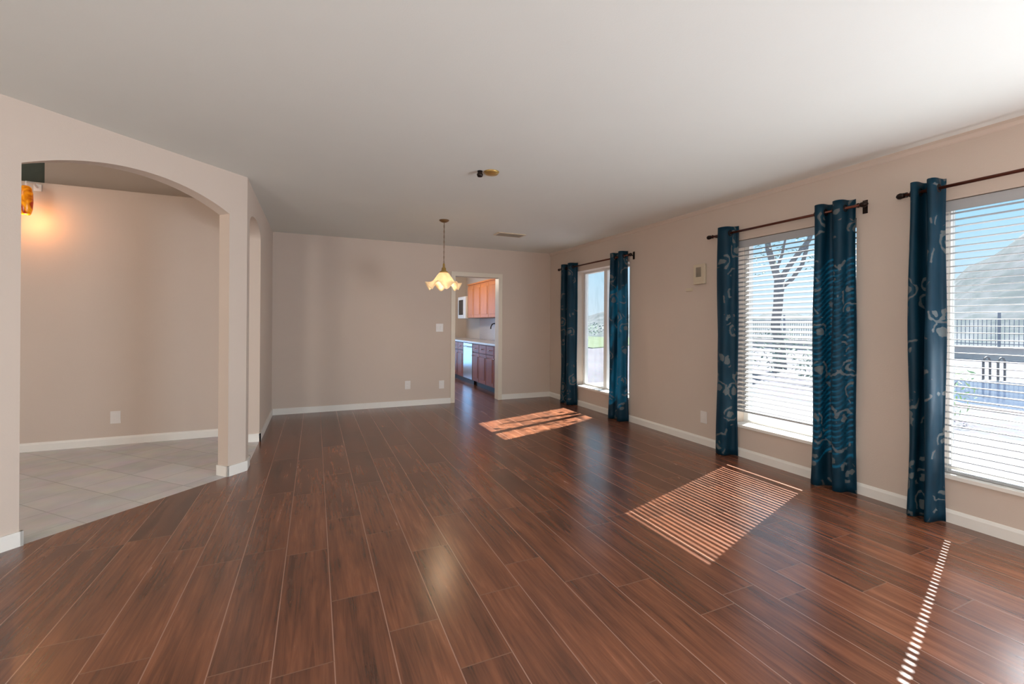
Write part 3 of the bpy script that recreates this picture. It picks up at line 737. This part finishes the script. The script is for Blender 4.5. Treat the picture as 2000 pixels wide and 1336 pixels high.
def wall_cabinet(y0, y1, label, z0=1.41, z1=2.17):
    X = 3.31
    r = tag(empty('wall_cabinet', (X, (y0 + y1) / 2, z0)), label, 'cabinet', 'kitchen wall cabinets')
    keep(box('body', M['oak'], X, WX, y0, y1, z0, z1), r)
    bm = bmesh.new(); add_box(bm, X - .02, X, y0 + .006, y1 - .006, z0 + .006, z1 - .03, .003)
    add_box(bm, X - .027, X - .018, y0 + .065, y1 - .065, z0 + .07, z1 - .095, .005)
    d = keep(finish('door', bm, M['oak']), r)
    keep(box('cornice', M['oak'], X - .03, WX, y0, y1, z1, z1 + .03), r)
wall_cabinet(8.10, 8.62, 'honey oak wall cabinet nearest the doorway, partly behind its frame')
wall_cabinet(8.62, 9.10, 'honey oak wall cabinet second from the doorway')
wall_cabinet(9.10, 9.55, 'honey oak wall cabinet third from the doorway')
wall_cabinet(9.55, 10.0, 'honey oak wall cabinet beside the white microwave')
r = tag(empty('microwave_oven', (3.26, 10.33, 1.40)), 'white microwave oven with black window beyond the wall cabinets', 'microwave')
keep(box('body', M['plastic'], 3.27, WX, 10.02, 10.64, 1.40, 1.93, bevel=.006), r)
keep(box('door', M['plastic'], 3.25, 3.27, 10.17, 10.635, 1.405, 1.925, bevel=.004), r)
keep(box('window', M['black'], 3.245, 3.252, 10.22, 10.55, 1.49, 1.85), r)
keep(box('control_panel', M['plastic'], 3.252, 3.27, 10.025, 10.165, 1.405, 1.925, bevel=.003), r)
r = tag(empty('kitchen_faucet', (3.5, 8.62, .91)), 'dark arched kitchen faucet on the worktop', 'faucet')
keep(lathe('base', M['dark_metal'], [(.03, 0), (.03, .01), (.016, .025), (.014, .06)], (3.5, 8.62, .91)), r)
keep(tube('spout', M['dark_metal'], [(3.5, 8.62, .96), (3.5, 8.62, 1.18), (3.48, 8.62, 1.25), (3.43, 8.62, 1.285), (3.38, 8.62, 1.27), (3.35, 8.62, 1.22), (3.345, 8.62, 1.17)], .012), r)
keep(tube('lever', M['dark_metal'], [(3.5, 8.60, 1.0), (3.5, 8.55, 1.03), (3.5, 8.52, 1.06)], .007), r)

# ------------------------------------------------------------------ outdoors
GZ = -0.15
bm = bmesh.new(); add_box(bm, 4.03, 160, -120, 160, GZ - .3, GZ); struct(finish('ground', bm, M['gravel']))
struct(box('patio', M['paving'], 4.03, 8.0, -6, 9, GZ, GZ + .02))
# hills: a low rise ahead and a higher slope to the right
def hills(name, fn, x0, x1, y0, y1, n):
    bm = bmesh.new(); g = []
    for i in range(n + 1):
        row = []
        for j in range(n + 1):
            x = x0 + (x1 - x0) * i / n; y = y0 + (y1 - y0) * j / n
            row.append(bm.verts.new((x, y, fn(x, y))))
        g.append(row)
    for i in range(n):
        for j in range(n): bm.faces.new((g[i][j], g[i + 1][j], g[i + 1][j + 1], g[i][j + 1]))
    return struct(finish(name, bm, M['hill'], smooth=True))
def hz(x, y):
    ang = math.degrees(math.atan2(y, x)); dist = math.hypot(x, y)
    ridge = 0.028 + 0.15 / (1 + math.exp((ang - 19.5) / 2.0)) + 0.008 * math.sin(ang * 1.3) + .004 * math.sin(ang * 4.1)
    up = max(0.0, min(1.0, (dist - 40) / 45)); up = up * up * (3 - 2 * up)
    return GZ - .4 + up * (ridge * 85 + 1.0) + .4 * math.sin(x * .21) * math.sin(y * .17) * up
hills('hillside', hz, 25, 160, -110, 155, 80)

def leaf_cloud(bm, c, rad, n, size, flat=1.0):
    for _ in range(n):
        while True:
            p = Vector((random.uniform(-1, 1), random.uniform(-1, 1), random.uniform(-1, 1)))
            if p.length <= 1: break
        p = Vector((p.x * rad, p.y * rad, p.z * rad * flat)) + Vector(c)
        a = Vector((random.gauss(0, 1), random.gauss(0, 1), random.gauss(0, 1))).normalized(); b = a.orthogonal().normalized()
        s = size * random.uniform(.6, 1.3)
        q = [p - a * s, p + b * s * .4, p + a * s, p - b * s * .4]
        bm.faces.new([bm.verts.new(v) for v in q])
def tree(x, y, trunk, branches, clouds, label, leafmat='leaf'):
    r = tag(empty('mesquite_tree', (x, y, GZ)), label, 'tree', 'trees in the yard')
    bm = bmesh.new(); add_tube(bm, trunk[0], trunk[1], 12)
    for b in branches: add_tube(bm, b[0], b[1], 8)
    keep(finish('trunk', bm, M['bark'], smooth=True), r)
    bm = bmesh.new()
    for c in clouds: leaf_cloud(bm, *c)
    keep(finish('foliage', bm, M[leafmat]), r)
tx, ty = 13.4, 9.36
tree(tx, ty, ([(13.45, 9.33, GZ), (13.42, 9.35, .7), (13.28, 9.41, 1.25), (13.36, 9.38, 1.9), (13.40, 9.36, 2.75)], [.17, .15, .14, .135, .15]),
     [([(13.40, 9.36, 2.6), (13.25, 9.43, 3.1), (13.08, 9.51, 3.7), (13.0, 9.55, 4.6)], [.12, .10, .09, .05]),
      ([(13.40, 9.36, 2.65), (13.6, 9.27, 3.05), (13.9, 9.15, 3.5), (14.25, 8.99, 4.0), (14.5, 8.9, 4.8)], [.10, .08, .075, .07, .03]),
      ([(13.42, 9.36, 2.45), (13.75, 9.2, 2.75), (14.05, 9.08, 3.2), (14.15, 9.03, 3.6), (14.3, 8.98, 4.3)], [.07, .065, .06, .055, .03]),
      ([(13.3, 9.41, 3.0), (13.45, 9.33, 3.5), (13.6, 9.27, 4.2)], [.05, .04, .03])],
     [((12.7, 9.7, 3.6), .75, 130, .055), ((13.6, 9.3, 4.1), .9, 160, .055), ((14.5, 8.85, 3.4), .5, 80, .055), ((14.6, 8.8, 4.3), .9, 140, .055), ((12.8, 9.65, 4.5), .9, 150, .055)],
     'bare forked tree with few leaves standing in the yard, seen in the middle window')
tree(8.0, 6.75, ([(8.0, 6.75, GZ), (8.05, 6.75, 1.2), (8.0, 6.7, 2.6), (8.0, 6.7, 3.6)], [.10, .09, .08, .07]),
     [([(8.0, 6.7, 3.2), (7.7, 6.4, 4.0), (7.6, 6.1, 5.0), (7.5, 6.0, 6.0)], [.06, .05, .035, .015]),
      ([(8.0, 6.7, 3.4), (8.3, 6.9, 4.4), (8.5, 7.1, 5.4), (8.5, 7.2, 6.3)], [.06, .05, .035, .015]),
      ([(8.0, 6.7, 3.5), (8.1, 6.5, 4.5), (8.0, 6.3, 5.8)], [.05, .04, .02])],
     [((7.7, 6.2, 4.9), .9, 190, .06), ((8.4, 7.0, 5.4), .9, 190, .06), ((8.0, 6.6, 6.1), .9, 170, .06), ((7.9, 6.9, 4.6), .8, 120, .06)],
     'slim leafy tree whose branches dapple the sunlight of the farthest window')
def bush(x, y, rad, h, label, mat='bush', n=420, size=.06):
    r = tag(empty('desert_bush', (x, y, GZ)), label, 'bush', 'bushes in the yard')
    bm = bmesh.new()
    for k in range(7):
        a = k * 2 * PI / 7; add_tube(bm, [(x, y, GZ), (x + rad * .4 * math.cos(a), y + rad * .4 * math.sin(a), GZ + h * .6)], [.015, .006], 5)
    keep(finish('stems', bm, M['bark']), r)
    bm = bmesh.new(); leaf_cloud(bm, (x, y, GZ + h * .52), rad, n, size, h * .5 / rad)
    keep(finish('foliage', bm, M[mat]), r)
struct(prism('lawn', M['lawn'], [(15, 22, GZ), (30, 30, GZ), (36, 56, GZ), (20, 56, GZ)], (0, 0, .05)))
bush(12.3, 8.7, 1.0, 1.35, 'grey green bush at the foot of the forked tree')
bush(11.0, 6.6, .6, .85, 'low grey green bush to the right of the forked tree')
bush(12.6, 11.1, .8, 1.1, 'grey green bush to the left of the forked tree')
bush(9.0, 3.62, .42, .95, 'pale green plant beside the nearest curtain, beyond the patio', 'lightleaf', 200, .05)
bush(25.0, 40.0, 3.2, 1.9, 'dark far bush seen through the farthest window', 'bush', 700, .14)

# pool with coping and hand rails
r = tag(empty('swimming_pool', (13.3, 2.5, GZ)), 'blue grey swimming pool beyond the patio, seen in the nearest window', 'pool')
rim = [(10.65, 3.2), (10.7, 4.0), (11.3, 4.6), (12.6, 5.05), (14.4, 5.7), (15.5, 5.9), (15.9, 5.2), (15.9, -1.0), (10.2, -1.0), (10.5, 1.2)]
keep(prism('water', M['pool'], [(x, y, GZ + .02) for x, y in rim], (0, 0, .02)), r)
bm = bmesh.new()
cx_ = sum(p[0] for p in rim) / len(rim); cy_ = sum(p[1] for p in rim) / len(rim)
outr = [(cx_ + (x - cx_) * 1.09, cy_ + (y - cy_) * 1.09) for x, y in rim]
for i in range(len(rim)):
    j = (i + 1) % len(rim)
    add_prism(bm, [(*rim[i], GZ), (*rim[j], GZ), (*outr[j], GZ), (*outr[i], GZ)], (0, 0, .05))
keep(finish('coping', bm, M['coping']), r)
for q, (x, y) in enumerate(((15.5, 5.70), (15.5, 5.42))):
    tag(tube('pool_handrail', M['dark_metal'], [(x + 1.2, y, GZ), (x + 1.2, y, .36), (x + 1.12, y, .45), (x + 1.0, y, .47), (x + .9, y, .45), (x + .82, y, .36), (x + .82, y, GZ)], .025, seg=8),
        ('left' if q == 0 else 'right') + ' one of the two metal hand rails at the far side of the pool', 'handrail', 'pool hand rails')

# low block wall and iron view fence behind the pool
r = tag(empty('garden_wall', (27, 9.3, GZ)), 'low pale block wall along the far side of the yard', 'garden wall')
FA, FB = Vector((27.0, 18.0, 0)), Vector((27.0, -8.0, 0))
keep(box('blocks', M['block'], 26.9, 27.1, -8, 21, GZ, GZ + .5), r)
keep(box('cap', M['coping'], 26.86, 27.14, -8, 21, GZ + .5, GZ + .58), r)
r = tag(empty('iron_fence', (27, 9.3, GZ + .58)), 'dark iron fence of thin bars on the low block wall', 'fence')
for z in (GZ + .68, GZ + 1.75): keep(box('rail', M['iron'], 26.98, 27.02, -8, 21, z, z + .04), r)
y = -7.9
while y < 20.9:
    keep(box('post', M['iron'], 26.96, 27.04, y, y + .08, GZ + .58, GZ + 2.1), r); y += 2.4
bm = bmesh.new(); y = -7.9
while y < 20.9:
    add_box(bm, 26.99, 27.01, y, y + .02, GZ + .6, GZ + 1.8); y += .14
pk = keep(finish('picket', bm, M['iron']), r); pk['kind'] = 'stuff'
